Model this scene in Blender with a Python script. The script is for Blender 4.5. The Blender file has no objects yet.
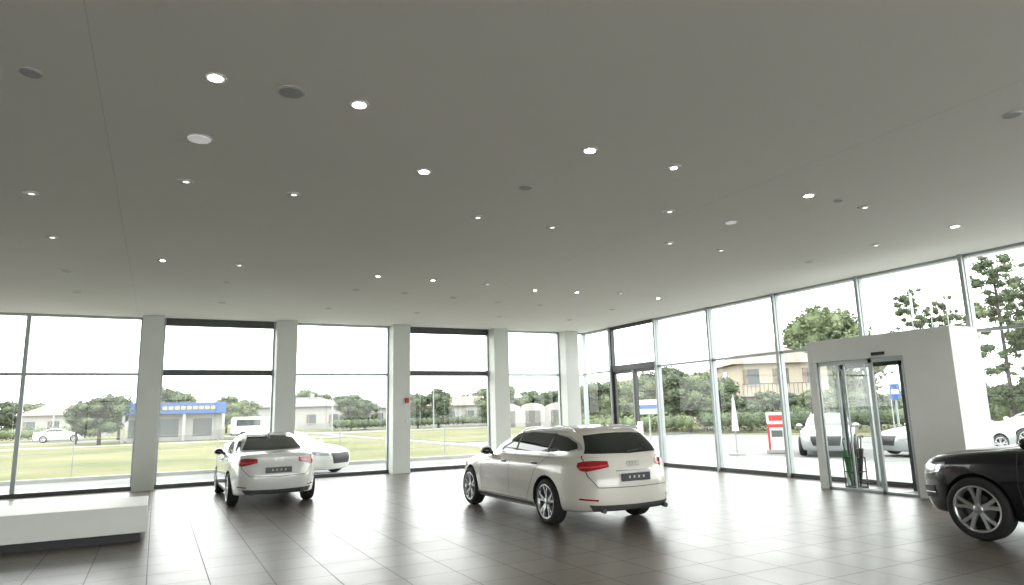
import bpy, bmesh, math, random
import numpy as np
from mathutils import Vector, Matrix
from mathutils.bvhtree import BVHTree
random.seed(7); rng=np.random.default_rng(7)
H,D,R=4.42,20.17,13.43
X0,Y0=-7.0,-6.0
EYE=1.7
scene=bpy.context.scene
col=scene.collection

# ---------------------------------------------------------------- materials
def mat(name,color,rough=.5,metal=0.,coat=0.,var=0.,scale=8.,bump=0.,spec=.5,emis=None,estr=0.,color2=None):
    m=bpy.data.materials.new(name);m.use_nodes=True;nt=m.node_tree
    b=nt.nodes['Principled BSDF']
    b.inputs['Base Color'].default_value=(*color,1);b.inputs['Roughness'].default_value=rough
    b.inputs['Metallic'].default_value=metal;b.inputs['Coat Weight'].default_value=coat
    b.inputs['Coat Roughness'].default_value=.04;b.inputs['Specular IOR Level'].default_value=spec
    if emis: b.inputs['Emission Color'].default_value=(*emis,1);b.inputs['Emission Strength'].default_value=estr
    if var>0 or color2 or bump>0:
        tc=nt.nodes.new('ShaderNodeTexCoord');n=nt.nodes.new('ShaderNodeTexNoise');n.inputs['Scale'].default_value=scale;n.inputs['Detail'].default_value=6
        nt.links.new(tc.outputs['Object'],n.inputs['Vector'])
        r=nt.nodes.new('ShaderNodeValToRGB')
        c2=color2 or tuple(min(1,c*(1+var)) for c in color);c1=color if color2 else tuple(c*(1-var) for c in color)
        r.color_ramp.elements[0].color=(*c1,1);r.color_ramp.elements[1].color=(*c2,1)
        r.color_ramp.elements[0].position=.35;r.color_ramp.elements[1].position=.65
        nt.links.new(n.outputs['Fac'],r.inputs['Fac']);nt.links.new(r.outputs['Color'],b.inputs['Base Color'])
        if bump>0:
            bp=nt.nodes.new('ShaderNodeBump');bp.inputs['Strength'].default_value=bump;bp.inputs['Distance'].default_value=.01
            nt.links.new(n.outputs['Fac'],bp.inputs['Height']);nt.links.new(bp.outputs['Normal'],b.inputs['Normal'])
    return m
M={}
M['ceil']=mat('ceiling_plaster',(.84,.83,.775),.9,var=.012,scale=.4,spec=.2)
M['joint']=mat('ceiling_joint',(.71,.70,.65),.9,var=.02)
M['wall']=mat('wall_paint',(.45,.44,.42),.8,var=.02,scale=2)
M['white']=mat('white_panel',(.66,.67,.64),.45,var=.015,scale=3)
M['colm']=mat('column_paint',(.60,.62,.58),.6,var=.02,scale=2)
M['alu']=mat('aluminium_frame',(.33,.36,.36),.4,metal=.4,var=.03,scale=5)
M['dark']=mat('dark_frame',(.035,.04,.04),.4,var=.1)
M['black']=mat('black_plastic',(.012,.012,.013),.55,var=.1)
M['plast']=mat('grey_plastic',(.05,.05,.05),.5,var=.05)
M['rubber']=mat('tyre_rubber',(.012,.012,.013),.75,var=.15,scale=30)
M['rim']=mat('alloy_rim',(.50,.51,.52),.28,metal=.85,var=.02)
M['rimdark']=mat('brake_dark',(.02,.02,.022),.5,metal=.4,var=.1)
M['pwhite']=mat('white_paint',(.62,.60,.545),.25,coat=1.,var=.01,scale=2)
M['pwhite2']=mat('white_paint_cool',(.61,.62,.60),.25,coat=1.,var=.01,scale=2)
M['psilver']=mat('silver_paint',(.30,.32,.33),.3,metal=.4,coat=1.,var=.02)
M['pblack']=mat('black_paint',(.003,.003,.006),.18,coat=.5,var=.1,spec=.35)
M['cglass']=mat('car_glass',(.010,.014,.013),.04,spec=.6,coat=.3,var=.05)
M['chrome']=mat('chrome_trim',(.75,.76,.76),.12,metal=1.,var=.01)
M['tail']=mat('tail_light_red',(.30,.010,.014),.12,coat=.8,var=.15,scale=20)
M['tail2']=mat('tail_light_lens',(.62,.05,.06),.12,coat=.8,var=.1,scale=20)
M['lamp']=mat('lamp_clear',(.40,.42,.45),.08,coat=1.,var=.1,scale=15,metal=.4)
M['plate']=mat('licence_plate',(.05,.05,.055),.4,var=.1)
M['platetxt']=mat('plate_lettering',(.45,.45,.45),.5,var=.02)
M['red']=mat('red_paint',(.40,.03,.03),.4,var=.05)
M['blue']=mat('blue_sign',(.035,.08,.22),.5,var=.05)
M['yellow']=mat('yellow_sign',(.40,.30,.12),.5,var=.05)
M['bwall']=mat('house_wall_white',(.30,.295,.28),.9,var=.05)
M['bwall2']=mat('house_wall_ochre',(.34,.30,.235),.9,var=.06)
M['roof']=mat('roof_tiles',(.17,.13,.11),.9,var=.2,scale=3)
M['roofg']=mat('roof_grey',(.13,.125,.12),.9,var=.15,scale=3)
M['bwin']=mat('house_window',(.08,.09,.09),.2,var=.1)
M['lawn']=mat('lawn_grass',(.09,.10,.045),.95,color2=(.155,.145,.08),scale=.16,spec=.1)
M['asph']=mat('asphalt',(.16,.16,.155),.9,var=.12,scale=.8,spec=.2)
M['pave']=mat('paving',(.28,.28,.27),.85,var=.08,scale=1.5,spec=.2)
M['bark']=mat('bark',(.08,.07,.06),.9,var=.3,scale=6)
M['leafA']=mat('leaves_dark_hazed',(.065,.082,.055),.8,color2=(.11,.135,.085),scale=.7,spec=.1)  # paled towards grey-green, distance haze put into the leaf colour
M['leafB']=mat('leaves_light_hazed',(.095,.12,.065),.8,color2=(.16,.19,.11),scale=.7,spec=.1)  # lighter leaves, with the same haze in their colour
M['leafN']=mat('leaves_near_hazed',(.065,.085,.05),.8,color2=(.12,.145,.085),scale=.7,spec=.1)  # tall trees lightened, haze put into the colour
M['green']=mat('umbrella_green',(.03,.20,.06),.6,var=.1)
M['pole']=mat('painted_pole',(.25,.26,.26),.5,var=.05)
M['cloth']=mat('flag_cloth',(.45,.46,.48),.8,var=.05)
M['spot_off']=mat('lamp_unlit',(.55,.55,.53),.4,var=.05)
M['spot_dark']=mat('speaker_grille',(.42,.42,.41),.6,var=.1,scale=60)
M['spk']=mat('speaker_white_glow',(.95,.96,.97),.5,var=.01,emis=(1,1,1),estr=.12)  # faint glow added to brighten the disc, speakers give no light
M['spot_glint']=mat('lamp_glint',(.8,.8,.78),.4,var=.02,emis=(1,.95,.86),estr=.6)  # added glow for the small highlight on unlit downlights
M['spot_on']=mat('lamp_lit',(.9,.9,.88),.4,var=.02,emis=(1,.94,.82),estr=16.)

def glassmat():
    m=bpy.data.materials.new('window_glass');m.use_nodes=True;nt=m.node_tree;nt.nodes.clear()
    o=nt.nodes.new('ShaderNodeOutputMaterial');t=nt.nodes.new('ShaderNodeBsdfTransparent');g=nt.nodes.new('ShaderNodeBsdfGlossy')
    mx=nt.nodes.new('ShaderNodeMixShader');lw=nt.nodes.new('ShaderNodeLayerWeight');lw.inputs['Blend'].default_value=.5
    pw=nt.nodes.new('ShaderNodeMath');pw.operation='POWER';pw.inputs[1].default_value=5
    ma=nt.nodes.new('ShaderNodeMath');ma.operation='MULTIPLY_ADD';ma.inputs[1].default_value=.6;ma.inputs[2].default_value=.03
    nt.links.new(lw.outputs['Facing'],pw.inputs[0]);nt.links.new(pw.outputs[0],ma.inputs[0])
    t.inputs['Color'].default_value=(.975,.985,.98,1);g.inputs['Roughness'].default_value=.01
    nt.links.new(ma.outputs[0],mx.inputs[0]);nt.links.new(t.outputs[0],mx.inputs[1]);nt.links.new(g.outputs[0],mx.inputs[2]);nt.links.new(mx.outputs[0],o.inputs[0])
    return m
M['glass']=glassmat()
def floormat():
    m=bpy.data.materials.new('floor_tiles');m.use_nodes=True;nt=m.node_tree;b=nt.nodes['Principled BSDF']
    tc=nt.nodes.new('ShaderNodeTexCoord');br=nt.nodes.new('ShaderNodeTexBrick')
    nt.links.new(tc.outputs['Object'],br.inputs['Vector'])
    br.offset=0.;br.inputs['Scale'].default_value=1.;br.inputs['Brick Width'].default_value=.6;br.inputs['Row Height'].default_value=.6
    br.inputs['Mortar Size'].default_value=.005;br.inputs['Mortar Smooth'].default_value=.1
    br.inputs['Color1'].default_value=(.108,.094,.081,1);br.inputs['Color2'].default_value=(.130,.114,.099,1);br.inputs['Mortar'].default_value=(.048,.042,.037,1)
    n=nt.nodes.new('ShaderNodeTexNoise');n.inputs['Scale'].default_value=1.2;n.inputs['Detail'].default_value=8;nt.links.new(tc.outputs['Object'],n.inputs['Vector'])
    mr=nt.nodes.new('ShaderNodeMapRange');mr.inputs['To Min'].default_value=.27;mr.inputs['To Max'].default_value=.38
    nt.links.new(n.outputs['Fac'],mr.inputs['Value'])
    mo=nt.nodes.new('ShaderNodeMath');mo.operation='MULTIPLY_ADD';mo.inputs[1].default_value=.25
    nt.links.new(br.outputs['Fac'],mo.inputs[0]);nt.links.new(mr.outputs[0],mo.inputs[2]);nt.links.new(mo.outputs[0],b.inputs['Roughness'])
    rp=nt.nodes.new('ShaderNodeMapRange');rp.inputs['To Min'].default_value=.75;rp.inputs['To Max'].default_value=1.15;nt.links.new(n.outputs['Fac'],rp.inputs['Value'])
    mix=nt.nodes.new('ShaderNodeVectorMath');mix.operation='SCALE'
    nt.links.new(br.outputs['Color'],mix.inputs[0]);nt.links.new(rp.outputs[0],mix.inputs['Scale']);nt.links.new(mix.outputs[0],b.inputs['Base Color'])
    bp=nt.nodes.new('ShaderNodeBump');bp.inputs['Strength'].default_value=.3;bp.inputs['Distance'].default_value=.002;bp.invert=True
    nt.links.new(br.outputs['Fac'],bp.inputs['Height']);nt.links.new(bp.outputs['Normal'],b.inputs['Normal'])
    b.inputs['Specular IOR Level'].default_value=.5
    return m
M['floor']=floormat()

# ---------------------------------------------------------------- mesh builder
class MB:
    def __init__(s): s.v=[];s.f=[];s.m=[];s.sm=[];s.mats=[]
    def mi(s,k):
        if k not in s.mats:s.mats.append(k)
        return s.mats.index(k)
    def add(s,vs,fs,k,smooth=False):
        o=len(s.v);s.v+= [tuple(v) for v in vs];i=s.mi(k)
        for f in fs: s.f.append(tuple(a+o for a in f));s.m.append(i);s.sm.append(smooth)
    def box(s,x0,x1,y0,y1,z0,z1,k):
        s.add([(x0,y0,z0),(x1,y0,z0),(x1,y1,z0),(x0,y1,z0),(x0,y0,z1),(x1,y0,z1),(x1,y1,z1),(x0,y1,z1)],
              [(0,3,2,1),(4,5,6,7),(0,1,5,4),(1,2,6,5),(2,3,7,6),(3,0,4,7)],k)
    def tube(s,a,b,r,k,n=10,r2=None,cap=True):
        a=Vector(a);b=Vector(b);d=(b-a).normalized();r2=r if r2 is None else r2
        t=Vector((0,0,1)) if abs(d.z)<.9 else Vector((1,0,0));p=d.cross(t).normalized();q=d.cross(p)
        vs=[]
        for c,rr in((a,r),(b,r2)):
            for i in range(n):
                an=2*math.pi*i/n;vs.append(c+p*math.cos(an)*rr+q*math.sin(an)*rr)
        fs=[(i,(i+1)%n,n+(i+1)%n,n+i) for i in range(n)]
        s.add(vs,fs,k,True)
        if cap: s.add(vs,[tuple(range(n-1,-1,-1)),tuple(range(n,2*n))],k)
    def path(s,pts,r,k,n=8):
        for a,b in zip(pts[:-1],pts[1:]): s.tube(a,b,r,k,n)
    def lathe_y(s,prof,k,n=40,c=(0,0,0)):
        vs=[];m=len(prof)
        for i in range(n):
            a=2*math.pi*i/n
            for (rho,y) in prof: vs.append((c[0]+rho*math.cos(a),c[1]+y,c[2]+rho*math.sin(a)))
        fs=[]
        for i in range(n):
            j=(i+1)%n
            for q in range(m-1): fs.append((i*m+q,i*m+q+1,j*m+q+1,j*m+q))
        s.add(vs,fs,k,True)
    def ell(s,c,r,k,nu=16,nv=10):
        vs=[];fs=[]
        for j in range(nv+1):
            ph=math.pi*j/nv
            for i in range(nu):
                a=2*math.pi*i/nu;vs.append((c[0]+r[0]*math.sin(ph)*math.cos(a),c[1]+r[1]*math.sin(ph)*math.sin(a),c[2]+r[2]*math.cos(ph)))
        for j in range(nv):
            for i in range(nu): fs.append((j*nu+i,(j+1)*nu+i,(j+1)*nu+(i+1)%nu,j*nu+(i+1)%nu))
        s.add(vs,fs,k,True)
    def obj(s,name,parent=None,loc=None,bevel=0):
        me=bpy.data.meshes.new(name);me.from_pydata(s.v,[],s.f)
        for k in s.mats: me.materials.append(M[k])
        me.polygons.foreach_set('material_index',s.m);me.polygons.foreach_set('use_smooth',s.sm);me.update()
        o=bpy.data.objects.new(name,me);col.objects.link(o)
        if parent:o.parent=parent
        if loc:o.location=loc
        if bevel:
            b=o.modifiers.new('b','BEVEL');b.width=bevel;b.segments=3;b.limit_method='ANGLE'
        return o
def empty(name,loc=(0,0,0),rot=0):
    e=bpy.data.objects.new(name,None);e.empty_display_size=.2;col.objects.link(e);e.location=loc;e.rotation_euler=(0,0,rot);return e

# ---------------------------------------------------------------- room shell
b=MB();b.box(X0,R,Y0,D,-.2,0,'floor');b.obj('floor')
b=MB();b.box(X0-.3,R+.5,Y0-.3,D+.5,H,H+.35,'ceil')
for x in(-.58,6.5): b.box(x-.004,x+.004,Y0,D,H-.001,H+.001,'joint')
b.obj('ceiling')
b=MB();b.box(X0-.2,X0-.08,Y0,D,0,H,'wall');b.obj('wall_left')
def window(name,segs,y=None,x=None):
    b=MB()
    for (a0,a1,z0,z1,k,dp) in segs:
        if k=='glass':
            if y is not None: b.add([(a0,y,z0),(a1,y,z0),(a1,y,z1),(a0,y,z1)],[(0,1,2,3)],k)
            else: b.add([(x,a0,z0),(x,a1,z0),(x,a1,z1),(x,a0,z1)],[(0,1,2,3)],k)
        elif y is not None: b.box(a0,a1,y-dp/2,y+dp/2,z0,z1,k)
        else: b.box(x-dp/2,x+dp/2,a0,a1,z0,z1,k)
    return b.obj(name)
def pane(a0,a1,zt,ft,kind='alu',topdark=False,extra=()):
    f=.045
    s=[(a0,a0+f,.05,H,kind,.12),(a1-f,a1,.05,H,kind,.12),(a0,a1,0,.1,'dark',.14),(a0+f,a1-f,zt,zt+ft,'dark' if topdark else kind,.12)]
    if topdark: s.append((a0+f,a1-f,H-.19,H,'dark',.2))
    else: s.append((a0+f,a1-f,H-.05,H,kind,.12))
    s.append((a0+f,a1-f,.1,zt,'glass',.012));s.append((a0+f,a1-f,zt+ft,H-.05,'glass',.012))
    return s+list(extra)
YW=D-.02
bays=[(X0,-4.98,0),(-4.98,-2.95,0),(-2.95,-.47,0),(.03,2.86,1),(3.41,6.22,0),(6.76,9.62,1),(10.15,12.36,0),(12.88,R,0)]
wn=1
for a0,a1,dk in bays:
    window('window_%d'%wn,pane(a0,a1,2.89,.16 if dk else .07,'alu',bool(dk)),y=YW);wn+=1
for i,(a0,a1) in enumerate([(-.47,.03),(2.86,3.41),(6.22,6.76),(9.62,10.15),(12.36,12.88)]):
    b=MB();b.box(a0,a1,D-.52,D+.02,0,H,'colm')
    if i==2:
        b.box(a1-.17,a1-.05,D-.56,D-.52,2.05,2.2,'red');b.box(a1-.16,a1-.06,D-.55,D-.52,1.45,1.56,'white')
    b.obj('column' if i==0 else 'column.%03d'%i,bevel=.008)
XW=R+.03
ym=[D,18.50,16.14,13.85,11.56,9.29,7.1,4.85,2.55,.25,-2.05,-4.3,Y0]
for i in range(len(ym)-1):
    a1,a0=ym[i],ym[i+1]
    if i==1: continue
    window('window_%d'%wn,pane(a0,a1,2.93,.06),x=XW);wn+=1
s=[(16.14,16.22,.0,H,'dark',.14),(18.42,18.5,0,H,'dark',.14),(16.2,18.45,H-.10,H,'dark',.14),(16.2,18.45,2.93,3.12,'dark',.16),
   (16.2,18.45,0,.04,'alu',.2),(17.26,17.36,.04,2.93,'dark',.12),(17.36,17.42,.04,2.93,'alu',.1),(16.22,16.30,.04,2.93,'alu',.1),(16.3,17.26,.04,.14,'dark',.08),
   (16.3,17.26,2.84,2.93,'dark',.08),(17.42,18.42,.04,.14,'dark',.08),(17.42,18.42,2.84,2.93,'dark',.08),(18.34,18.42,.1,2.9,'dark',.08),
   (16.22,17.3,.04,2.93,'glass',.012),(17.36,18.42,.04,2.93,'glass',.012),(16.2,18.45,3.12,H-.1,'glass',.012),
   (17.20,17.24,.9,1.3,'chrome',.2)]
window('door_1',s,x=XW)
for i,y in enumerate(ym[1:-1]):
    b=MB();b.box(R-.10,R+.03,y-.035,y+.035,0,H,'alu');b.obj('trim_%d'%(i+1))
xs=np.linspace(X0,R,7)
for i in range(6):
    window('window_%d'%wn,pane(xs[i],xs[i+1],2.9,.07),y=Y0);wn+=1
b=MB();b.box(X0,R,D-.12,D+.05,0,.09,'dark')
b.obj('baseboard_back')

# ---------------------------------------------------------------- ceiling fixtures
on=[(.26,5.53),(1.43,5.53),(3.92,5.59),(2.53,6.88),(7.47,5.72),(11.06,5.88)]
on2=[(10.99,13.04),(3.72,12.76),(7.47,13.08),(5.1,5.63),(-.07,12.69),(4.88,12.77),(8.54,12.99)]
off_glint=[(.13,8.27),(1.33,8.27),(6.21,7.02),(5.09,8.36),(8.69,5.78),(11.02,7.21),(6.12,12.8),(1.14,12.66),(3.84,8.31),(7.45,8.47),(8.66,8.53),(-1.49,9.42),(-1.53,11.63),(9.61,12.76)]
off=[(-1.60,14.22),(1.11,14.35),(-1.64,16.5),(11.1,8.63),(4.83,14.4),(7.41,14.87),(8.67,14.95),(3.7,14.35),(6.1,14.6),(11,15),(11,17.2),(8.6,17.2),(6.1,17.2),(3.7,17.1),(1.2,17)]
spk=[(.21,6.89,'spk',.12),(.85,5.53,'spot_dark',.11),(-1.03,6.03,'spot_dark',.08),(3.86,6.91,'spot_dark',.085),(7.47,7.10,'spk',.09),(8.05,5.71,'spot_dark',.06),(7.2,3.16,'spot_dark',.08)]
def disc(b,x,y,r,z,k,n=20,h=.012): b.tube((x,y,z),(x,y,z-h),r,k,n)
b=MB()
for x,y in on: disc(b,x,y,.085,H,'white');disc(b,x,y,.055,H-.010,'spot_on',h=.006)
for x,y in on2: disc(b,x,y,.085,H,'white');disc(b,x,y,.036,H-.010,'spot_on',h=.006)
for x,y in off_glint: disc(b,x,y,.085,H,'white');disc(b,x,y,.065,H-.010,'spot_off',h=.004);disc(b,x+.01,y-.01,.034,H-.012,'spot_glint',h=.006)  # unlit downlights, the small glowing disc is a painted highlight
for x,y in off: disc(b,x,y,.085,H,'white');disc(b,x,y,.06,H-.010,'spot_off',h=.006)
b.obj('ceiling_downlights')
b=MB()
for x,y,k,r in spk: disc(b,x,y,r,H,'white' if k!='spot_dark' else 'spot_off',24,.01);disc(b,x,y,r*.88,H-.008,k,24,.01)
b.obj('ceiling_speakers')
for i,(x,y) in enumerate(on+on2):
    l=bpy.data.lights.new('downlight_lamp','SPOT');l.energy=40;l.spot_size=math.radians(95);l.spot_blend=.8;l.color=(1,.95,.86);l.shadow_soft_size=.06
    o=bpy.data.objects.new('downlight_lamp',l);col.objects.link(o);o.location=(x,y,H-.03)

# ---------------------------------------------------------------- low display platform
b=MB();b.box(-5.4,-.05,11.52,13.0,.125,.5,'white');o=b.obj('display_platform',bevel=.012)
b=MB();b.box(-5.3,-.12,11.62,12.9,0,.125,'black');b.obj('plinth_base',parent=o)

# ---------------------------------------------------------------- vestibule
k=1.032;vx=12.1;vx1=12.95
ya,yb=6.56*k,9.41*k;vt=2.98
V=empty('entrance_vestibule',(0,0,0))
b=MB()
b.box(vx,vx1,ya,yb,2.54,vt,'white')
b.box(vx,vx1,ya,7.42*k,0,2.54,'white')
b.box(vx,vx+.10,yb-.16,yb,0,2.54,'white')
b.obj('portal_frame',parent=V,bevel=.006)
b=MB()
def gp(x,y0,y1,z0,z1): b.add([(x,y0,z0),(x,y1,z0),(x,y1,z1),(x,y0,z1)],[(0,1,2,3)],'glass')
yd=8.12*k
b.box(vx+.06,vx+.11,yd-.05,yd+.02,0,2.54,'alu');b.box(vx+.06,vx+.11,yb-.19,yb-.14,0,2.54,'alu')
b.box(vx+.06,vx+.12,7.42*k,yb-.16,2.46,2.54,'alu')
b.box(vx+.06,vx+.12,7.42*k,yb-.16,0,.05,'alu')
b.box(vx+.02,vx+.08,7.42*k,7.42*k+.05,0,2.5,'alu')
gp(vx+.08,yd,yb-.16,.05,2.46)
b.box(vx+.13,vx+.16,yd+.60,yd+.625,.02,2.46,'alu');gp(vx+.145,yd+.05,yd+.6,.05,2.46)
b.box(vx+.13,vx+.17,yd,yd+.6,.02,.06,'alu')
b.box(vx-.03,vx+.03,7.75*k,8.0*k,2.58,2.64,'black')
b.add([(vx+.1,yb-.04,.05),(vx1,yb-.04,.05),(vx1,yb-.04,2.54),(vx+.1,yb-.04,2.54)],[(0,1,2,3)],'glass');b.box(vx1-.05,vx1,yb-.07,yb-.02,0,2.54,'alu')
x2=vx1+.02
for y in(7.42*k,yb-.1): b.box(x2,x2+.05,y,y+.05,0,2.5,'dark')
b.box(x2,x2+.05,8.0*k,8.0*k+.07,0,2.5,'dark')
b.box(x2,x2+.06,7.42*k,yb-.05,2.42,2.54,'dark')
gp(x2+.025,8.0*k,yb-.1,.05,2.45)
b.obj('sliding_door',parent=V)
b=MB();b.box(vx+.25,vx1-.05,7.5*k,8.0*k,0,.012,'black');b.obj('door_mat')

# umbrella stand
b=MB();cx,cy=12.5,9.18
for dx in(-.14,.14):
    for dy in(-.14,.14): b.tube((cx+dx,cy+dy,0),(cx+dx,cy+dy,.62),.012,'black')
for z in(.05,.34,.62):
    p=[(cx-.14,cy-.14,z),(cx+.14,cy-.14,z),(cx+.14,cy+.14,z),(cx-.14,cy+.14,z),(cx-.14,cy-.14,z)];b.path(p,.01,'black')
b.box(cx-.14,cx+.14,cy-.14,cy+.14,.02,.04,'black')
def umb(x,y,lx,ly,kk,h=.95):
    b.tube((x,y,.05),(x+lx*.3,y+ly*.3,h*.3),.012,kk,10,.035);b.tube((x+lx*.3,y+ly*.3,h*.3),(x+lx*.8,y+ly*.8,h*.8),.035,kk,10,.05)
    b.tube((x+lx*.8,y+ly*.8,h*.8),(x+lx,y+ly,h),.012,'black')
    q=[(x+lx,y+ly,h)]+[(x+lx+.03-.03*math.cos(a),y+ly,h+.05*math.sin(a)) for a in np.linspace(0,math.pi,6)];b.path(q,.01,'black')
umb(cx-.05,cy+.06,-.05,.08,'green');umb(cx+.05,cy+.0,.02,.1,'green',.85);umb(cx,cy-.08,.03,-.1,'black',1.0);umb(cx+.08,cy-.02,.05,-.02,'plast',.98)
b.obj('umbrella_stand')

# ---------------------------------------------------------------- cars
def catmull(P,sub):
    P=np.array(P,float);out=[]
    Pe=np.vstack([2*P[0]-P[1],P,2*P[-1]-P[-2]])
    for i in range(1,len(Pe)-2):
        for s in range(sub):
            t=s/sub;a,b_,c,d=Pe[i-1],Pe[i],Pe[i+1],Pe[i+2]
            out.append(.5*((2*b_)+(-a+c)*t+(2*a-5*b_+4*c-d)*t*t+(-a+3*b_-3*c+d)*t**3))
    out.append(P[-1]);return np.array(out)
def body_mesh(rings,sub=5,N=112):
    RR=catmull(rings,sub);vs=[];fs=[]
    for (xf,zf,xr,zr,zm,w,nf,nr) in RR:
        xc=(xf+xr)/2;a=(xf-xr)/2
        for i in range(N):
            th=2*math.pi*i/N;c,s=math.cos(th),math.sin(th);nn=nf if c>0 else nr
            x=xc+a*math.copysign(abs(c)**(2/nn),c);y=w*math.copysign(abs(s)**(2/nn),s)
            t=(x-xc)/a;z=zm+((zf if t>0 else zr)-zm)*t*t
            vs.append((x,y,z))
    K=len(RR)
    for k_ in range(K-1):
        for i in range(N):
            j=(i+1)%N;fs.append((k_*N+i,k_*N+j,(k_+1)*N+j,(k_+1)*N+i))
    fs.append(tuple(range(N-1,-1,-1)));fs.append(tuple((K-1)*N+i for i in range(N)))
    return vs,fs
class Car:
    def __init__(s,name,rings,paint,wr,ax,ty,loc,heading,N=112,sub=5):
        s.E=empty(name,loc,heading);s.vs,s.fs=body_mesh(rings,sub,N)
        s.bvh=BVHTree.FromPolygons([Vector(v) for v in s.vs],s.fs);s.p=MB();s.paint=paint
        me=bpy.data.meshes.new('body');me.from_pydata(s.vs,[],s.fs);me.materials.append(M[paint]);me.materials.append(M['black'])
        o=bpy.data.objects.new('body',me);col.objects.link(o)
        cb=MB()
        for x in ax:
            for sg in(1,-1): cb.tube((x,sg*(ty-.27),wr),(x,sg*1.3,wr),wr+.05,'black',56)
        bm=bmesh.new();tmp=bpy.data.meshes.new('t');tmp.from_pydata(cb.v,[],cb.f);bm.from_mesh(tmp);bmesh.ops.remove_doubles(bm,verts=bm.verts,dist=1e-5);bmesh.ops.recalc_face_normals(bm,faces=bm.faces)
        cm=bpy.data.meshes.new('cut');bm.to_mesh(cm);bm.free();cm.materials.append(M['black'])
        bm=bmesh.new();bm.from_mesh(me);bmesh.ops.recalc_face_normals(bm,faces=bm.faces);bm.to_mesh(me);bm.free()
        co=bpy.data.objects.new('cut',cm);col.objects.link(co)
        md=o.modifiers.new('b','BOOLEAN');md.operation='DIFFERENCE';md.object=co;md.solver='EXACT'
        try: md.material_mode='TRANSFER'
        except Exception: pass
        dg=bpy.context.evaluated_depsgraph_get();dg.update();nm=bpy.data.meshes.new_from_object(o.evaluated_get(dg))
        o.modifiers.clear();o.data=nm;bpy.data.objects.remove(co)
        for pl in nm.polygons: pl.use_smooth=True
        try: nm.set_sharp_from_angle(angle=math.radians(38))
        except Exception: pass
        o.parent=s.E;s.body=o
        for x in ax:
            for sg in(1,-1):
                w=s.wheel(wr);w.parent=s.E;w.location=(x,sg*(ty-.11),wr)
                if sg<0:w.rotation_euler=(0,0,math.pi)
    def wheel(s,r):
        b=MB();w=.225;h=w/2
        b.lathe_y([(r*.66,-h),(r*.9,-h),(r*.975,-h+.025),(r,-h+.06),(r,h-.06),(r*.975,h-.025),(r*.9,h),(r*.74,h-.004),(r*.71,h-.02)],'rubber',44)
        b.lathe_y([(r*.755,h-.008),(r*.735,h-.0),(r*.69,h-.004),(r*.67,h-.04),(r*.64,-h+.03)],'rim',44)
        b.lathe_y([(r*.66,h-.12),(0.001,h-.12)],'rimdark',32)
        b.lathe_y([(r*.46,h-.10),(r*.46,h-.085),(0.001,h-.085)],'plast',32)
        b.lathe_y([(r*.17,h-.09),(r*.17,h-.03),(r*.13,h-.015),(0.001,h-.012)],'rim',24)
        for i in range(5):
            for dd in(-1,1):
                a0=2*math.pi*i/5+.3+dd*.10;a1=2*math.pi*i/5+.3+dd*.23
                def P(rho,a,off,y): return (rho*math.cos(a)-off*math.sin(a),y,rho*math.sin(a)+off*math.cos(a))
                vs=[]
                for rho,a,hw,y in((r*.12,a0,r*.06,h-.028),(r*.42,(a0+a1)/2,r*.05,h-.014),(r*.70,a1,r*.058,h-.008)):
                    vs+=[P(rho,a,-hw,y),P(rho,a,hw,y),P(rho,a,hw*1.1,y-.035),P(rho,a,-hw*1.1,y-.035)]
                fs=[]
                for q in(0,4): fs+=[(q+t,q+(t+1)%4,q+4+(t+1)%4,q+4+t) for t in range(4)]
                b.add(vs,fs,'rim')
        return b.obj('wheel')
    def hit(s,o,d):
        h=s.bvh.ray_cast(Vector(o),Vector(d).normalized());return h[0],h[1]
    def ray(s,mode,u,z):
        if mode=='L': return (u,4,z),(0,-1,0)
        if mode=='Rt': return (u,-4,z),(0,1,0)
        if mode=='rear': return (-6,u,z),(1,0,0)
        if mode=='front': return (6,u,z),(-1,0,0)
        if mode=='top': return (u,z,4),(0,0,-1)
        kind,cx,cy,sx,sy=mode
        d=Vector((sx*math.cos(u),sy*math.sin(u),0));o=Vector((cx,cy,z))+d*4
        return o,-d
    def pt(s,mode,u,z,off):
        o,d=s.ray(mode,u,z);p,nn=s.hit(o,d)
        if p is None: return None
        nn=Vector(nn)
        if nn.dot(Vector(d))>0: nn=-nn
        return p+nn*off
    def patch(s,mode,top,bot,k,off=.004,nu=28,nv=8):
        def samp(pl,n):
            pl=np.array(pl,float);L=np.r_[0,np.cumsum(np.hypot(*(pl[1:]-pl[:-1]).T))];t=np.linspace(0,L[-1],n+1)
            return np.c_[np.interp(t,L,pl[:,0]),np.interp(t,L,pl[:,1])]
        A=samp(top,nu);B=samp(bot,nu);idx={};vs=[];fs=[]
        for i in range(nu+1):
            for j in range(nv+1):
                q=A[i]*(1-j/nv)+B[i]*(j/nv);p=s.pt(mode,q[0],q[1],off)
                if p is not None: idx[i,j]=len(vs);vs.append(p)
        for i in range(nu):
            for j in range(nv):
                c=[(i,j),(i+1,j),(i+1,j+1),(i,j+1)]
                if all(x in idx for x in c): fs.append(tuple(idx[x] for x in c))
        s.p.add(vs,fs,k,True)
    def both(s,top,bot,k,**kw):
        s.patch('L',top,bot,k,**kw);s.patch('Rt',top,bot,k,**kw)
    def line(s,mode,pts,w,k,off=.003,per=10):
        pts=np.array(pts,float);q=[]
        for a,b_ in zip(pts[:-1],pts[1:]):
            for t in np.linspace(0,1,per,endpoint=False): q.append(a+(b_-a)*t)
        q.append(pts[-1]);q=np.array(q);tg=np.gradient(q,axis=0);tg/=np.linalg.norm(tg,axis=1)[:,None]+1e-9
        nn=np.c_[-tg[:,1],tg[:,0]]
        s.patch2(mode,q+nn*w/2,q-nn*w/2,k,off)
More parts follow.
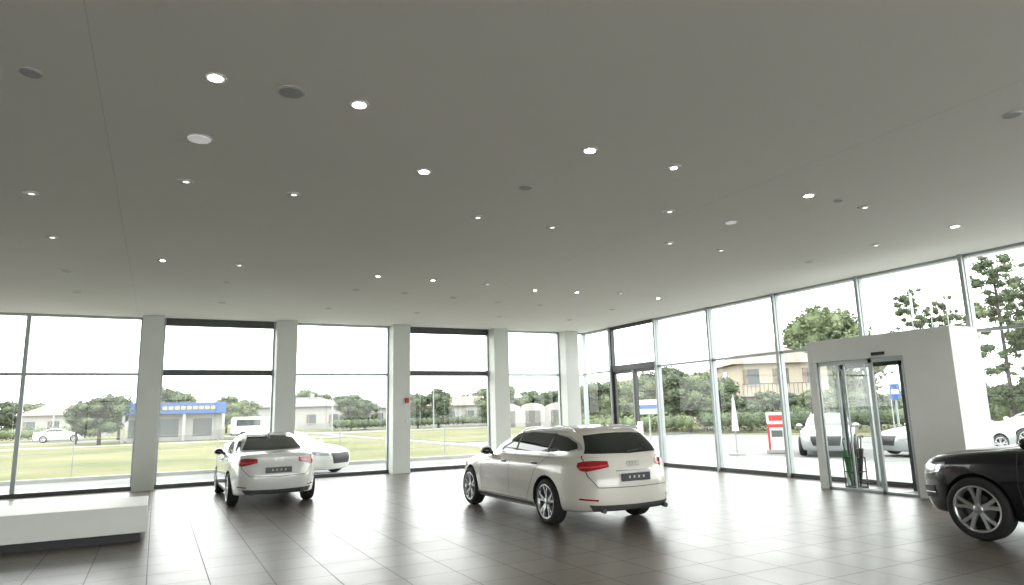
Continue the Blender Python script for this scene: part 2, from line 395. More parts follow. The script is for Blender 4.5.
    def patch2(s,mode,A,B,k,off):
        vs=[];fs=[];ok=[]
        for a,b_ in zip(A,B):
            p=s.pt(mode,a[0],a[1],off);q=s.pt(mode,b_[0],b_[1],off);ok.append(p is not None and q is not None)
            vs+=[p or (0,0,0.5),q or (0,0,0.5)]
        for i in range(len(ok)-1):
            if ok[i] and ok[i+1]: fs.append((2*i,2*i+1,2*i+3,2*i+2))
        s.p.add(vs,fs,k,True)
    def lines(s,pts,w,k,**kw): s.line('L',pts,w,k,**kw);s.line('Rt',pts,w,k,**kw)
    def mirror(s,x,z,wd):
        for sg in(1,-1):
            s.p.ell((x,sg*(wd+.10),z),(.09,.115,.075),s.paint);s.p.tube((x+.02,sg*(wd-.04),z-.05),(x,sg*(wd+.06),z-.03),.03,'black')
            s.p.ell((x-.03,sg*(wd+.10),z),(.068,.10,.06),'cglass')
    def handle(s,x,z):
        for m_,sg in(('L',1),('Rt',-1)):
            p=s.pt(m_,x,z,.015)
            if p: s.p.ell(p,(.10,.018,.016),s.paint,12,8);s.line(m_,[(x-.1,z-.02),(x+.1,z-.02)],.02,'black')
    def done(s): s.p.obj('trim_and_glass',parent=s.E)

def G(l,nf=6,nr=6): return l+[nf,nr]
def wagon(name,paint,loc,hd,lod=1):
    W=[G([2.2,.24,-2.2,.30,.22,.70],4,5),G([2.36,.2,-2.38,.27,.2,.85],4,5),G([2.43,.3,-2.44,.38,.3,.915],4,5),G([2.465,.48,-2.465,.56,.5,.935],4,4.6),
       G([2.45,.62,-2.455,.70,.68,.932],4,4.6),G([2.38,.72,-2.42,.84,.81,.925],4,4.6),G([2.25,.79,-2.385,.93,.875,.903],4,4.8),G([2.02,.85,-2.36,.985,.93,.862],4,5),
       G([1.6,.92,-2.345,1.01,.965,.82],4,5),G([1.10,.98,-2.33,1.03,.985,.785],5,5.5),G([.78,1.11,-2.24,1.13,1.11,.75],6,6),G([.38,1.25,-2.07,1.27,1.27,.685],6,6),
       G([.06,1.345,-1.92,1.37,1.37,.615],6,6),G([-.17,1.39,-1.80,1.40,1.415,.50],5,5),G([-.45,1.418,-1.5,1.415,1.438,.3],4,4),G([-.9,1.435,-1.1,1.43,1.442,.04],3,3)]
    c=Car(name,W,paint,.338,(1.555,-1.355),.925,loc,hd)
    c.both([(.86,1.03),(.55,1.155),(.24,1.275),(-.05,1.338),(-.6,1.362),(-1.3,1.35),(-1.75,1.297),(-2.02,1.19)],[(.88,1.007),(-.1,1.015),(-1.2,1.035),(-1.8,1.06),(-2.10,1.11)],'chrome',off=.003,nu=50)
    c.both([(.78,1.04),(.5,1.15),(.2,1.26),(-.05,1.318),(-.6,1.342),(-1.3,1.33),(-1.70,1.282),(-1.94,1.2)],[(.80,1.03),(-.1,1.037),(-1.2,1.057),(-1.8,1.085),(-2.00,1.13)],'cglass',off=.006,nu=50)
    for pl in ([(-.17,1.035),(-.23,1.335)],[(-1.22,1.055),(-1.33,1.335)],[(.36,1.035),(.35,1.20)]): c.lines(pl,.055 if pl[0][0]<0 else .02,'black',off=.008)
    c.lines([(.98,.95),(1.0,.7),(.98,.36),(.9,.30),(-.75,.31)],.009,'black')
    c.lines([(-.14,1.0),(-.13,.7),(-.14,.31)],.009,'black')
    c.lines([(-1.3,1.02),(-1.22,.93),(-1.02,.78),(-.93,.6),(-.8,.42),(-.75,.31)],.009,'black')
    c.lines([(1.3,.27),(.5,.26),(-.95,.27)],.05,'plast')
    c.lines([(1.1,.335),(-.9,.345)],.014,'spot_off')
    c.lines([(2.0,.70),(1.0,.79),(-1.0,.85),(-2.0,.87)],.006,'spot_off')
    c.handle(-.0+.08,.88);c.handle(-1.0,.90);c.mirror(.72,1.02,.84)
    c.patch('rear',[(-.56,1.31),(-.3,1.33),(0,1.335),(.3,1.33),(.56,1.31)],[(-.68,1.06),(0,1.045),(.68,1.06)],'cglass',off=.005,nu=30)
    c.line('rear',[(-.58,1.35),(0,1.37),(.58,1.35)],.03,paint,off=.06)
    for sg in(1,-1):
        md=('polar',-1.95,.42*sg,-1,sg)
        c.patch(md,[(.02,.955),(.5,.965),(.95,.955),(1.20,.93)],[(.02,.875),(.4,.845),(.8,.815),(1.05,.825),(1.22,.88)],'tail',off=.008,nu=26)
        c.line(md,[(.05,.90),(.6,.878),(1.1,.868)],.022,'tail2',off=.012)
        c.patch('rear',[(sg*.62,.44),(sg*.80,.45)],[(sg*.62,.415),(sg*.80,.425)],'tail',off=.006,nu=6,nv=2)
        c.p.tube((-2.36,sg*.56,.29),(-2.435,sg*.56,.285),.034,'plast',16)
        c.line('rear',[(sg*.70,1.03),(sg*.735,.9),(sg*.72,.76),(sg*.62,.60),(0,.59)],.009,'black')
    c.patch('rear',[(-.72,.365),(0,.35),(.72,.365)],[(-.66,.28),(0,.265),(.66,.28)],'plast',off=.006,nu=20)
    c.patch('rear',[(-.31,.80),(.31,.80)],[(-.28,.655),(.28,.655)],'spot_off',off=.004,nu=10)
    c.p.box(-2.475,-2.46,-.26,.26,.67,.78,'plate')
    for i in range(4): c.p.box(-2.479,-2.474,-.15+i*.085,-.12+i*.085,.71,.745,'platetxt')
    c.line('rear',[(-.33,.815),(.33,.815)],.018,'chrome',off=.012)
    for i in range(4):
        y0=-.08+i*.053
        q=[(y0+.032*math.cos(a),.905+.032*math.sin(a)) for a in np.linspace(0,2*math.pi,17)];c.line('rear',q,.006,'chrome',off=.010,per=2)
    c.p.tube((-2.34,.05,1.07),(-2.27,-.28,1.10),.01,'black')
    for sg in(1,-1):
        q=[c.pt('top',x,sg*.58,.0) for x in np.linspace(-.04,-1.8,12)];q=[p for p in q if p]
        if len(q)>4:
            rail=[q[0]]+[p+Vector((0,0,.04)) for p in q[1:-1]]+[q[-1]];c.p.path(rail,.012,'chrome')
    c.p.ell((-1.7,0,1.43),(.09,.02,.045),paint)
    c.patch('front',[(-.5,.70),(.5,.70)],[(-.42,.38),(.42,.38)],'black',off=.005,nu=16)
    for sg in(1,-1): c.patch(('polar',1.7,.35*sg,1,sg),[(.25,.72),(.9,.76),(1.2,.78)],[(.25,.62),(.9,.64),(1.2,.70)],'lamp',off=.007,nu=20)
    c.patch('front',[(-.5,1.32),(.5,1.32)],[(-.62,1.03),(.62,1.03)],'cglass',off=.005,nu=20)
    c.done();return c
def sedan(name,paint,loc,hd):
    W=[G([2.0,.22,-2.0,.27,.21,.68],4,5),G([2.14,.18,-2.15,.25,.18,.82],4,5),G([2.2,.28,-2.21,.36,.29,.88],4,4.4),G([2.23,.46,-2.235,.54,.49,.9],4,4.4),
       G([2.21,.6,-2.22,.69,.66,.897],4,4.4),G([2.14,.71,-2.19,.83,.79,.887],4,4.4),G([2.0,.78,-2.175,.94,.86,.862],4,4.4),G([1.76,.85,-2.165,1.01,.915,.822],4,4.6),
       G([1.4,.91,-1.98,1.035,.95,.78],4,4.6),G([.97,.97,-1.62,1.03,.975,.75],5,4.6),G([.68,1.1,-1.36,1.13,1.1,.715],6,4.6),G([.3,1.25,-1.02,1.26,1.26,.65],6,4.6),
       G([.02,1.335,-.74,1.34,1.35,.57],6,4.6),G([-.15,1.37,-.62,1.375,1.392,.45],5,5),G([-.28,1.388,-.5,1.388,1.405,.28],4,4),G([-.38,1.40,-.42,1.40,1.41,.04],3,3)]
    c=Car(name,W,paint,.318,(1.36,-1.27),.89,loc,hd)
    c.both([(.8,1.01),(.5,1.14),(.2,1.265),(-.05,1.325),(-.4,1.343),(-.8,1.315),(-1.1,1.205),(-1.34,1.08)],[(.82,.998),(-.1,1.0),(-.8,1.01),(-1.4,1.045)],'chrome',off=.003,nu=44)
    c.both([(.72,1.025),(.45,1.145),(.18,1.245),(-.05,1.305),(-.4,1.325),(-.78,1.295),(-1.05,1.195),(-1.24,1.09)],[(.74,1.02),(-.1,1.02),(-.8,1.03),(-1.28,1.06)],'cglass',off=.006,nu=44)
    c.lines([(-.2,1.02),(-.25,1.325)],.05,'black',off=.008);c.lines([(-.98,1.03),(-1.0,1.235)],.03,'black',off=.008)
    c.lines([(.85,.92),(.86,.6),(.82,.34),(.7,.29),(-.62,.29)],.009,'black');c.lines([(-.17,.99),(-.16,.29)],.009,'black')
    c.lines([(-1.15,1.0),(-1.05,.85),(-.88,.65),(-.8,.45),(-.62,.29)],.009,'black')
    c.lines([(.9,.26),(-.85,.26)],.045,'plast');c.handle(.05,.86);c.handle(-.85,.88);c.mirror(.66,.99,.80)
    c.patch('rear',[(-.46,1.32),(0,1.34),(.46,1.32)],[(-.62,1.075),(0,1.06),(.62,1.075)],'cglass',off=.005,nu=30,nv=12)
    for sg in(1,-1):
        md=('polar',-1.75,.40*sg,-1,sg)
        c.patch(md,[(.02,.925),(.5,.94),(.95,.93),(1.2,.90)],[(.02,.85),(.4,.815),(.8,.785),(1.05,.795),(1.22,.855)],'tail',off=.008,nu=26)
        c.line(md,[(.05,.875),(.6,.85),(1.1,.84)],.02,'tail2',off=.012)
        c.patch('rear',[(sg*.6,.40),(sg*.76,.41)],[(sg*.6,.38),(sg*.76,.39)],'tail',off=.006,nu=6,nv=2)
        c.line('rear',[(sg*.70,1.0),(sg*.72,.9),(sg*.69,.74),(sg*.55,.60),(0,.58)],.009,'black')
        c.p.tube((-2.15,sg*.5,.28),(-2.21,sg*.5,.275),.032,'plast',16)
    c.patch('rear',[(-.68,.35),(0,.335),(.68,.35)],[(-.62,.265),(0,.255),(.62,.265)],'plast',off=.006,nu=20)
    c.patch('rear',[(-.30,.78),(.30,.78)],[(-.27,.63),(.27,.63)],'spot_off',off=.004,nu=10)
    c.p.box(-2.245,-2.228,-.26,.26,.65,.76,'plate')
    for i in range(4): c.p.box(-2.249,-2.244,-.15+i*.085,-.12+i*.085,.69,.725,'platetxt')
    for i in range(4):
        y0=-.08+i*.053
        q=[(y0+.032*math.cos(a),.89+.032*math.sin(a)) for a in np.linspace(0,2*math.pi,17)];c.line('rear',q,.006,'chrome',off=.010,per=2)
    c.p.ell((-.75,0,1.385),(.08,.02,.04),paint)
    c.patch('front',[(-.45,.68),(.45,.68)],[(-.38,.36),(.38,.36)],'black',off=.005,nu=16)
    for sg in(1,-1): c.patch(('polar',1.5,.35*sg,1,sg),[(.25,.71),(.9,.75),(1.2,.77)],[(.25,.61),(.9,.63),(1.2,.69)],'lamp',off=.007,nu=20)
    c.patch('front',[(-.48,1.30),(.48,1.30)],[(-.6,1.01),(.6,1.01)],'cglass',off=.005,nu=20)
    c.done();return c
def suv(name,paint,loc,hd):
    W=[G([2.05,.32,-2.05,.36,.31,.72],4,5),G([2.22,.27,-2.22,.33,.27,.87],4,5),G([2.285,.38,-2.285,.47,.38,.93],4,5),G([2.31,.58,-2.31,.65,.60,.95],4,5),
       G([2.30,.74,-2.3,.8,.80,.948],4,5.5),G([2.26,.86,-2.27,.95,.95,.94],4,5.5),G([2.16,.94,-2.24,1.04,1.04,.92],4,5.5),G([1.95,1.01,-2.2,1.11,1.09,.89],4,6),
       G([1.5,1.09,-2.18,1.14,1.12,.85],4,6),G([1.05,1.15,-2.17,1.16,1.15,.82],5,6),G([.72,1.29,-2.1,1.28,1.28,.79],6,6),G([.32,1.46,-1.95,1.46,1.46,.73],6,6),
       G([.02,1.57,-1.8,1.57,1.58,.65],6,6),G([-.2,1.61,-1.68,1.61,1.625,.52],5,5),G([-.5,1.63,-1.4,1.63,1.645,.3],4,4),G([-.9,1.64,-1.0,1.64,1.65,.04],3,3)]
    c=Car(name,W,paint,.375,(1.40,-1.38),.945,loc,hd)
    c.both([(.84,1.19),(.5,1.34),(.2,1.47),(-.1,1.53),(-.7,1.55),(-1.4,1.52),(-1.9,1.38)],[(.86,1.175),(-.1,1.18),(-1.2,1.19),(-1.98,1.22)],'chrome',off=.003,nu=50)
    c.both([(.76,1.205),(.46,1.34),(.18,1.45),(-.1,1.508),(-.7,1.53),(-1.4,1.50),(-1.85,1.38)],[(.78,1.195),(-.1,1.20),(-1.2,1.21),(-1.9,1.24)],'cglass',off=.006,nu=50)
    for pl in ([(-.2,1.19),(-.26,1.52)],[(-1.2,1.2),(-1.3,1.51)]): c.lines(pl,.055,'black',off=.008)
    c.lines([(.88,1.08),(.9,.7),(.86,.40),(.75,.34),(-.7,.34)],.009,'plast');c.lines([(-.16,1.1),(-.15,.34)],.009,'plast')
    c.handle(.0,1.02);c.handle(-.95,1.03);c.mirror(.72,1.18,.87)
    c.lines([(.9,.36),(-.9,.36)],.05,'plast')
    c.patch('front',[(-.42,.86),(0,.88),(.42,.86)],[(-.34,.45),(0,.43),(.34,.45)],'chrome',off=.004,nu=18)
    c.patch('front',[(-.39,.84),(0,.86),(.39,.84)],[(-.315,.47),(0,.455),(.315,.47)],'black',off=.010,nu=18)
    for z in(.55,.62,.69,.77): c.line('front',[(-.34,z),(.34,z)],.008,'plast',off=.014)
    for sg in(1,-1):
        md=('polar',1.55,.38*sg,1,sg)
        c.patch(md,[(.18,.83),(.6,.875),(.9,.90),(1.1,.915)],[(.18,.73),(.6,.74),(.9,.78),(1.12,.89)],'lamp',off=.007,nu=24)
        c.line(md,[(.2,.74),(.6,.75),(.95,.80)],.012,'chrome',off=.012)
        c.patch(md,[(.25,.58),(.75,.60)],[(.3,.43),(.8,.46)],'black',off=.006,nu=12)
        c.line(md,[(.25,.505),(.78,.52)],.012,'chrome',off=.012)
    c.line('front',[(-.7,.36),(.7,.36)],.06,'plast')
    c.lines([(2.0,.93),(1.6,1.00),(1.2,1.05),(1.0,1.08)],.008,'plast')
    c.patch('front',[(-.52,1.54),(.52,1.54)],[(-.66,1.20),(.66,1.20)],'cglass',off=.005,nu=20)
    c.patch('rear',[(-.55,1.5),(.55,1.5)],[(-.66,1.20),(.66,1.20)],'cglass',off=.005,nu=20)
    for sg in(1,-1):
        c.patch(('polar',-1.8,.42*sg,-1,sg),[(.05,1.03),(.9,1.03)],[(.05,.9),(.9,.88)],'tail',off=.008,nu=16)
        q=[c.pt('top',x,sg*.60,.03) for x in np.linspace(-.1,-1.6,10)];q=[p for p in q if p];c.p.path(q,.014,'black')
    c.done();return c
HD=math.pi/2
h=math.radians(-.5)
rear=Vector((6.22,9.22));fw=Vector((-math.sin(h),math.cos(h)));ctr=rear+fw*1.355
c=wagon('station_wagon','pwhite',(ctr.x,ctr.y,0),HD+h);c.E.scale=(1,.97,1.01)
rear=Vector((2.16,15.15));ctr=rear+Vector((0,1))*1.27
c=sedan('sedan_car','pwhite2',(ctr.x,ctr.y,0),HD+math.radians(.5));c.E.scale=(1,.95,1)
suv('suv_car','pblack',(9.93,3.60,0),HD)
sedan('parked_car','pwhite2',(3.85,23.7,-.1),math.radians(-50))
wagon('parked_car','psilver',(22.3,17.3,-.1),math.radians(215))
sedan('parked_car','psilver',(23.9,14.0,-.1),math.radians(160))
wagon('parked_car','pwhite2',(30.2,13.9,-.1),math.radians(155))
sedan('parked_car','pwhite2',(-8.8,84,-.1),0)
sedan('parked_car','psilver',(42,80,-.1),0)
wagon('parked_car','psilver',(49,82,-.1),0)

# ---------------------------------------------------------------- exterior ground
b=MB();b.box(-260,300,-60,420,-.3,-.12,'asph')
b.box(-14,R+.1,D+.15,D+3.2,-.13,-.10,'pave');b.box(R+.1,R+6,-14,D+3.2,-.13,-.10,'pave');b.box(-14,R+.1,-14,Y0-.15,-.13,-.10,'pave')
b.box(-120,15,26.5,78,-.13,-.09,'lawn');b.box(17,70,40,75,-.13,-.09,'lawn');b.box(-120,200,88,300,-.13,-.09,'lawn');b.box(34,60,-10,38,-.13,-.09,'lawn')
b.box(-120,15,26.2,26.5,-.13,.0,'pave');b.box(15,15.3,26.2,78,-.13,.0,'pave');b.box(-120,15,62,64.5,-.13,-.08,'pave')
b.obj('ground')
b=MB()
for x in np.arange(-20,15,2.2): b.tube((x,27,-.09),(x,27,1.25),.022,'pole',6)
for z in(.35,.75,1.2): b.tube((-20,27,z),(15,27,z),.007,'pole',5)
b.obj('wire_fence')

# ---------------------------------------------------------------- trees
def leafmesh(name,blobs,nleaf,size,k,trunk):
    c=np.array([q[:3] for q in blobs]);r=np.array([q[3] for q in blobs]);w=r**2;w=w/w.sum()
    ids=rng.choice(len(blobs),nleaf,p=w);d=rng.normal(size=(nleaf,3));d/=np.linalg.norm(d,axis=1)[:,None]
    rad=r[ids]*rng.uniform(.6,1.12,nleaf);P=c[ids]+d*rad[:,None]*np.array([1,1,.85])
    a=rng.normal(size=(nleaf,3));a/=np.linalg.norm(a,axis=1)[:,None];bb=np.cross(a,rng.normal(size=(nleaf,3)));bb/=np.linalg.norm(bb,axis=1)[:,None]
    s=size*rng.uniform(.6,1.3,nleaf)[:,None]
    V=np.stack([P-a*s,P+bb*s*.6,P+a*s,P-bb*s*.6],1).reshape(-1,3);F=[(4*i,4*i+1,4*i+2,4*i+3) for i in range(nleaf)]
    m=MB();m.add(V.tolist(),F,k)
    for q in blobs: m.ell(q[:3],(q[3]*.66,q[3]*.66,q[3]*.56),k,10,7)
    for t in trunk: m.tube(*t)
    me=bpy.data.meshes.new(name);me.from_pydata(m.v,[],m.f)
    for kk in m.mats: me.materials.append(M[kk])
    me.polygons.foreach_set('material_index',m.m);me.update();return me
def roundtree(k,seed,nl=5200):
    rs=np.random.default_rng(seed);bl=[]
    for i in range(30):
        a=rs.uniform(0,6.28);rr=rs.uniform(0,2.3);z=rs.uniform(1.5,5.8);rr*=1-.45*abs(z-3.6)/2
        bl.append((rr*math.cos(a),rr*math.sin(a),z,rs.uniform(.5,1.1)))
    tr=[((0,0,-.2),(0,0,3.5),.2,'bark',8,.1)]+[((0,0,2),(q[0]*.7,q[1]*.7,q[2]),.08,'bark',6,.03) for q in bl[:6]]
    return leafmesh('tree',bl,nl,.13,k,tr)
def talltree(k,seed):
    rs=np.random.default_rng(seed);bl=[]
    for i in range(85):
        z=rs.uniform(1.3,7.7);m_=1.8*math.sin(math.pi*min(1,(z-.4)/7.8))**.8;a=rs.uniform(0,6.28);rr=rs.uniform(.1,1)*m_
        bl.append((rr*math.cos(a),rr*math.sin(a),z,rs.uniform(.14,.32)))
    tr=[((0,0,-.2),(0,0,7.5),.08,'bark',8,.03)]+[((0,0,q[2]-.5),(q[0],q[1],q[2]),.014,'bark',5,.006) for q in bl]
    return leafmesh('tree',bl,9000,.05,k,tr)
TM=[roundtree('leafA',1),roundtree('leafB',2),roundtree('leafA',3),roundtree('leafB',4),talltree('leafN',5)]
def tree(az,dist,top,i,wid=1.):
    a=math.radians(az);o=bpy.data.objects.new('tree',TM[i]);col.objects.link(o)
    s=top/(8. if i==4 else 6.6);o.location=(dist*math.sin(a),dist*math.cos(a),-.1);o.scale=(s*wid,s*wid,s);o.rotation_euler=(0,0,random.uniform(0,6.28))
T=lambda az,dist,tan,i,w=1.:tree(az,dist,EYE+tan*dist,i,w)
T(-3.6,66,.044,0,1.3);T(-5.0,72,.028,2);T(-2.4,84,.036,2,1.2)
for az in np.arange(-12,-5,1.0): T(az+random.uniform(-.3,.3),132,random.uniform(.02,.035),random.choice([1,3,0]),1.3)
T(.9,100,.052,0,.9);T(1.9,104,.04,1);T(4.8,98,.036,3);T(5.6,90,.026,1,1.2);T(6.3,96,.03,3,1.2)
T(9,135,.036,3,1.3);T(10.6,132,.042,1,1.2);T(12,132,.036,3)
for az in np.arange(13.4,34,1.05): T(az+random.uniform(-.3,.3),random.uniform(126,138),random.uniform(.018,.038),random.choice([0,1,2,3]),1.35)
for az in np.arange(-9,34,1.6): T(az,random.uniform(150,165),random.uniform(.012,.026),random.choice([0,2]),1.8)
T(14.2,92,.034,0,1.2);T(15.3,95,.03,2,1.2);T(19.6,92,.038,0);T(21.3,93,.045,2,1.1);T(25.4,94,.04,3,1.1);T(27.2,98,.042,1,1.1);T(31.2,96,.035,0,1.2);T(32.3,94,.05,3)
for az,t_,i in((33.5,.04,1),(35,.05,0),(36.5,.045,3),(38.3,.05,1),(39.7,.062,0),(40.8,.07,2),(42,.062,0),(43.2,.055,1),(44.4,.05,2)): T(az,random.uniform(52,60),t_,i,1.25)
for az in np.arange(45.2,68,1.5): T(az,random.uniform(50,58),random.uniform(.015,.03),random.choice([0,1,2]),1.3)
T(52.2,84,.138,1,1.0);T(51.0,86,.125,3,.9);T(53.8,86,.13,1,.9)
T(58.6,62,.15,4,1.1);T(60.6,64,.135,4,1.1)
T(63.8,46,.185,4,1.3);T(65.6,44,.15,4,1.2);T(67.5,48,.16,4,1.3)
def hedge(x0,y0,x1,y1,hh,k='leafA',nm='hedge'):
    L=math.hypot(x1-x0,y1-y0);n_=int(L/.7);ang=math.atan2(y1-y0,x1-x0)
    bl=[(L*i/n_,0,hh*.5,hh*.55) for i in range(n_+1)]
    me=leafmesh(nm,bl,min(6000,int(L*260)),.09,k,[]);o=bpy.data.objects.new(nm,me);col.objects.link(o);o.location=(x0,y0,0);o.rotation_euler=(0,0,ang)
hedge(20,86,60,84,1.6);hedge(-30,90,-6,90,1.5,'leafB');hedge(34,36,42,22,1.6);hedge(42,22,46,8,1.8,'leafB')
hedge(25,40,33,37,1.4,'leafB')

# ---------------------------------------------------------------- buildings
def house(name,az,dist,w,d,he,hr,kw,kr,wins=3,storeys=1,rot=None,hip=True):
    a=math.radians(az);o=empty(name,(dist*math.sin(a),dist*math.cos(a),-.09),-a if rot is None else rot)
    b=MB();b.box(-w/2,w/2,-d/2,d/2,0,he,kw)
    for st in range(storeys):
        z=.9+st*(he/storeys)
        for i in range(wins):
            x=-w/2+w*(i+.5)/wins;b.box(x-.5,x+.5,-d/2-.03,-d/2,z,z+1.3,'bwin');b.box(x-.6,x+.6,-d/2-.1,-d/2,z-.1,z,'bwall')
            b.box(x-.85,x-.55,-d/2-.06,-d/2,z,z+1.3,'roof')
        for sx in(-1,1):
            b.box(*(sorted((sx*w/2,sx*(w/2+.03)))),-.6,.6,z,z+1.3,'bwin')
        if st>0:
            b.box(-w/2,w/2*.4,-d/2-1.1,-d/2,st*he/storeys-.12,st*he/storeys+.03,'bwall')
            for x in np.arange(-w/2,w/2*.4,.35): b.tube((x,-d/2-1.05,st*he/storeys),(x,-d/2-1.05,st*he/storeys+.9),.02,'dark',5)
            b.box(-w/2,w/2*.4,-d/2-1.08,-d/2-1.02,st*he/storeys+.88,st*he/storeys+.94,'dark')
    e=.6;ri=w*.22 if hip else w/2+e
    vs=[(-w/2-e,-d/2-e,he),(w/2+e,-d/2-e,he),(w/2+e,d/2+e,he),(-w/2-e,d/2+e,he),(-ri,0,he+hr),(ri,0,he+hr)]
    b.add(vs,[(0,1,5,4),(1,2,5),(2,3,4,5),(3,0,4),(3,2,1,0)],kr)
    b.box(w*.1,w*.1+.6,-.3,.3,he+hr*.4,he+hr+.5,kw)
    b.obj('walls_and_roof',parent=o)
house('house',10.3,112,13,9,3.4,1.5,'bwall','roofg',4)
house('house',-5.6,118,11,9,3.0,1.6,'bwall','roof',4)
house('house',48.2,66,7.5,8,5.3,1.7,'bwall2','roof',3,2,rot=math.radians(-30))
house('house',44.6,80,6,8,4.4,1.6,'bwall2','roof',3,2,rot=math.radians(-40))
house('house',23.2,110,12,9,3.0,1.5,'bwall','roof',4)
house('house',17.2,118,11,9,3.0,1.5,'bwall','roofg',4)
house('house',37.6,72,9,8,3.4,1.5,'bwall2','roof',3)
b=MB();b.box(-2.3,5.4,70,78,-.09,2.6,'bwall')
b.box(-2.8,5.7,69,78.4,2.35,3.35,'blue')
for i,x in enumerate(np.arange(-.6,4.6,.5)): b.box(x,x+.36,68.96,69,2.72,3.0,'yellow')
for x in(-2.6,-.3,2.2,5.5): b.box(x-.12,x+.12,69.1,69.35,-.09,2.35,'bwall')
for x in(-1.4,1.0,3.8): b.box(x-.8,x+.8,69.97,70,.3,1.9,'bwin')
b.obj('roadside_shop')
a=math.radians(29.2);o=empty('industrial_shed',(84*math.sin(a),84*math.cos(a),-.1),-a)
b=MB()
for i in range(3):
    x0=-4.5+i*3;pts=[(x0+1.5-1.5*math.cos(t),2.1+.7*math.sin(t)) for t in np.linspace(0,math.pi,10)]
    vs=[(x0,-3,0),(x0+3,-3,0)]+[(x,-3,z) for x,z in pts[::-1]];n_=len(vs);vs+=[(x,4,z) for x,_,z in vs]
    b.add(vs,[tuple(range(n_))]+[(i_,(i_+1)%n_,n_+(i_+1)%n_,n_+i_) for i_ in range(n_)],'bwall')
    b.box(x0+.6,x0+2.4,-3.03,-3,0,1.9,'roofg')
b.obj('shed_body',parent=o)
o=empty('delivery_van',(8.6,67.5,-.1),0)
b=MB();prof=[(-2.5,.35),(2.45,.35),(2.5,.9),(2.1,1.15),(1.5,1.85),(1.2,2.0),(-2.4,2.0),(-2.5,1.8)]
n_=len(prof);vs=[(x,-.95,z) for x,z in prof]+[(x,.95,z) for x,z in prof]
b.add(vs,[tuple(range(n_)),tuple(range(2*n_-1,n_-1,-1))]+[(i_,n_+i_,n_+(i_+1)%n_,(i_+1)%n_) for i_ in range(n_)],'pwhite2')
b.add([(1.0,-.97,1.15),(2.0,-.97,1.15),(1.45,-.97,1.8),(1.0,-.97,1.8)],[(0,1,2,3)],'cglass');b.box(-2.2,-.1,-.965,-.95,1.2,1.75,'cglass')
b.box(-2.52,2.52,-.96,.96,.35,.5,'plast')
for x in(-1.6,1.6):
    for y in(-.86,.86): b.lathe_y([(.001,-.12),(.34,-.12),(.36,0),(.34,.12),(.001,.12)],'rubber',20,(x,y,.36))
b.obj('van_body',parent=o)
o=empty('fuel_pump',(21.15,18.7,-.1),math.radians(-48))
b=MB();b.box(-.42,.42,-.28,.28,0,.12,'pave');b.box(-.32,.32,-.22,.22,.12,1.12,'white');b.box(-.33,.33,-.23,.23,.95,1.08,'red');b.box(-.34,.34,-.24,.24,1.12,1.5,'white')
b.box(-.26,.26,-.25,-.24,1.2,1.42,'red');b.box(-.2,.2,-.235,-.22,.6,.85,'bwin');b.box(-.33,-.25,-.235,.235,.12,.95,'red')
b.path([(.34,0,1.1),(.5,0,.8),(.46,0,.3),(.36,0,.7)],.02,'black');b.obj('pump_body',parent=o,bevel=.015)
o=empty('folded_parasol',(18.9,18.6,-.1));b=MB();b.tube((0,0,0),(0,0,2.2),.03,'pole');b.tube((0,0,.9),(0,0,2.1),.13,'cloth',12,.04);b.tube((0,0,0),(0,0,.1),.3,'pave',16);b.obj('parasol_body',parent=o)
def pole(nm,az,dist,h_,r=.06,arm=0,k='pole'):
    a=math.radians(az);b=MB();b.tube((0,0,0),(0,0,h_),r,k,8,r*.6)
    if arm: b.tube((0,0,h_),(arm,0,h_+.2),r*.5,k,6);b.box(arm-.3,arm+.3,-.12,.12,h_+.14,h_+.24,k)
    o=b.obj(nm,loc=(dist*math.sin(a),dist*math.cos(a),-.12));return o
pole('street_lamp',-6.4,94,5.6,.09,.9);pole('street_lamp',12.7,85,5.4,.09,.9);pole('street_lamp',20.9,80,5.8,.09,.9);pole('street_lamp',26.5,70,5.5,.09,.9)
pole('street_lamp',44.0,45,8.,.07,1.0);pole('street_lamp',62.3,27,6.5,.06,.9)
for az in(56.6,57.4,58.6,59.8,60.8):
    a=math.radians(az);b=MB();b.tube((0,0,0),(0,0,7.2),.03,'pole',8,.02)
    vs=[]
    for i in range(4):
        for z in(7.1,5.9): vs.append((.03+.05*i,.03*math.sin(i*1.1),z-.02*i))
    b.add(vs,[(2*i,2*i+1,2*i+3,2*i+2) for i in range(3)],'cloth',True)
    o=b.obj('flagpole',loc=(38*math.sin(a),38*math.cos(a),-.12))
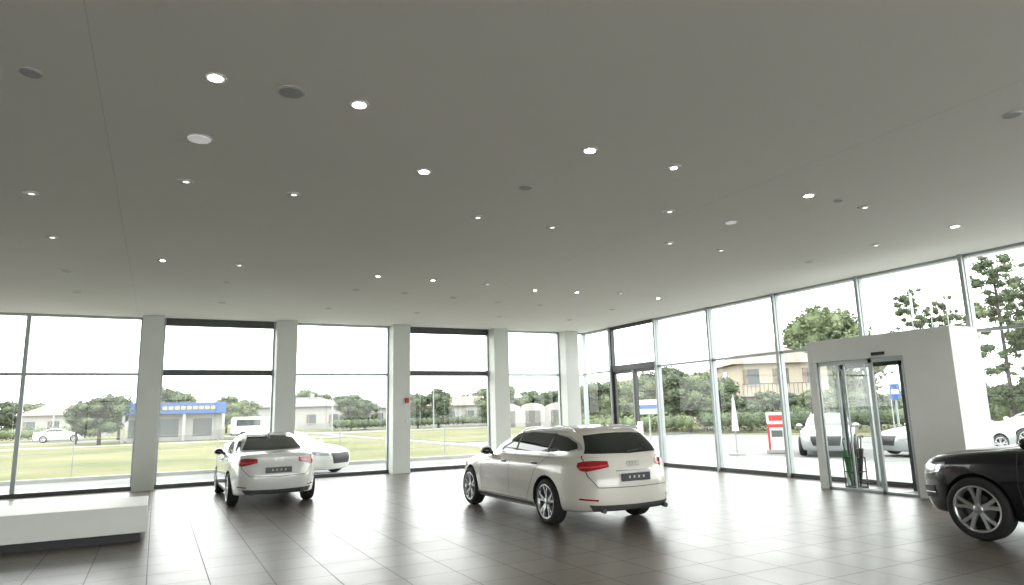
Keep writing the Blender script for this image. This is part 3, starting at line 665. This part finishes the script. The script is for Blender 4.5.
def sign(nm,az,dist,z0,w,hh,k,k2=None):
    a=math.radians(az);b=MB();b.tube((0,0,0),(0,0,z0+hh),.04,'pole',8);b.box(-w/2,w/2,-.08,-.04,z0,z0+hh,k)
    if k2:b.box(-w/2+.06,w/2-.06,-.09,-.08,z0+hh*.35,z0+hh*.65,k2)
    o=b.obj(nm,loc=(dist*math.sin(a),dist*math.cos(a),-.12));o.rotation_euler=(0,0,-a)
sign('road_sign',38.8,40,1.5,1.5,.8,'white','blue');sign('road_sign',56.9,30,1.9,.35,.6,'blue','white')
# ---------------------------------------------------------------- light
w=bpy.data.worlds.new('overcast_sky');scene.world=w;w.use_nodes=True;nt=w.node_tree;bg=nt.nodes['Background']
tc=nt.nodes.new('ShaderNodeTexCoord');sp=nt.nodes.new('ShaderNodeSeparateXYZ');rp=nt.nodes.new('ShaderNodeValToRGB')
nt.links.new(tc.outputs['Generated'],sp.inputs[0]);nt.links.new(sp.outputs['Z'],rp.inputs['Fac']);nt.links.new(rp.outputs['Color'],bg.inputs['Color'])
rp.color_ramp.elements[0].color=(.97,.99,.96,1);rp.color_ramp.elements[0].position=0;rp.color_ramp.elements[1].color=(.92,.96,.96,1)
bg.inputs['Strength'].default_value=3.2
scene.view_settings.view_transform='Standard'
scene.view_settings.look='None'
scene.view_settings.exposure=1.0

# ---------------------------------------------------------------- camera
def cam():
    yaw,pitch,roll=map(math.radians,(27.72,10.08,-1.54))
    f=Vector((math.sin(yaw)*math.cos(pitch),math.cos(yaw)*math.cos(pitch),math.sin(pitch)));r=Vector((math.cos(yaw),-math.sin(yaw),0));u=r.cross(f)
    r2=r*math.cos(roll)+u*math.sin(roll);u2=-r*math.sin(roll)+u*math.cos(roll)
    c=bpy.data.cameras.new('camera');c.sensor_width=36;c.lens=671.8/1024*36;c.clip_end=800;c.clip_start=.05
    o=bpy.data.objects.new('camera',c);col.objects.link(o)
    m=Matrix((r2,u2,-f)).transposed().to_4x4();m.translation=Vector((0,0,EYE));o.matrix_world=m;scene.camera=o
cam()
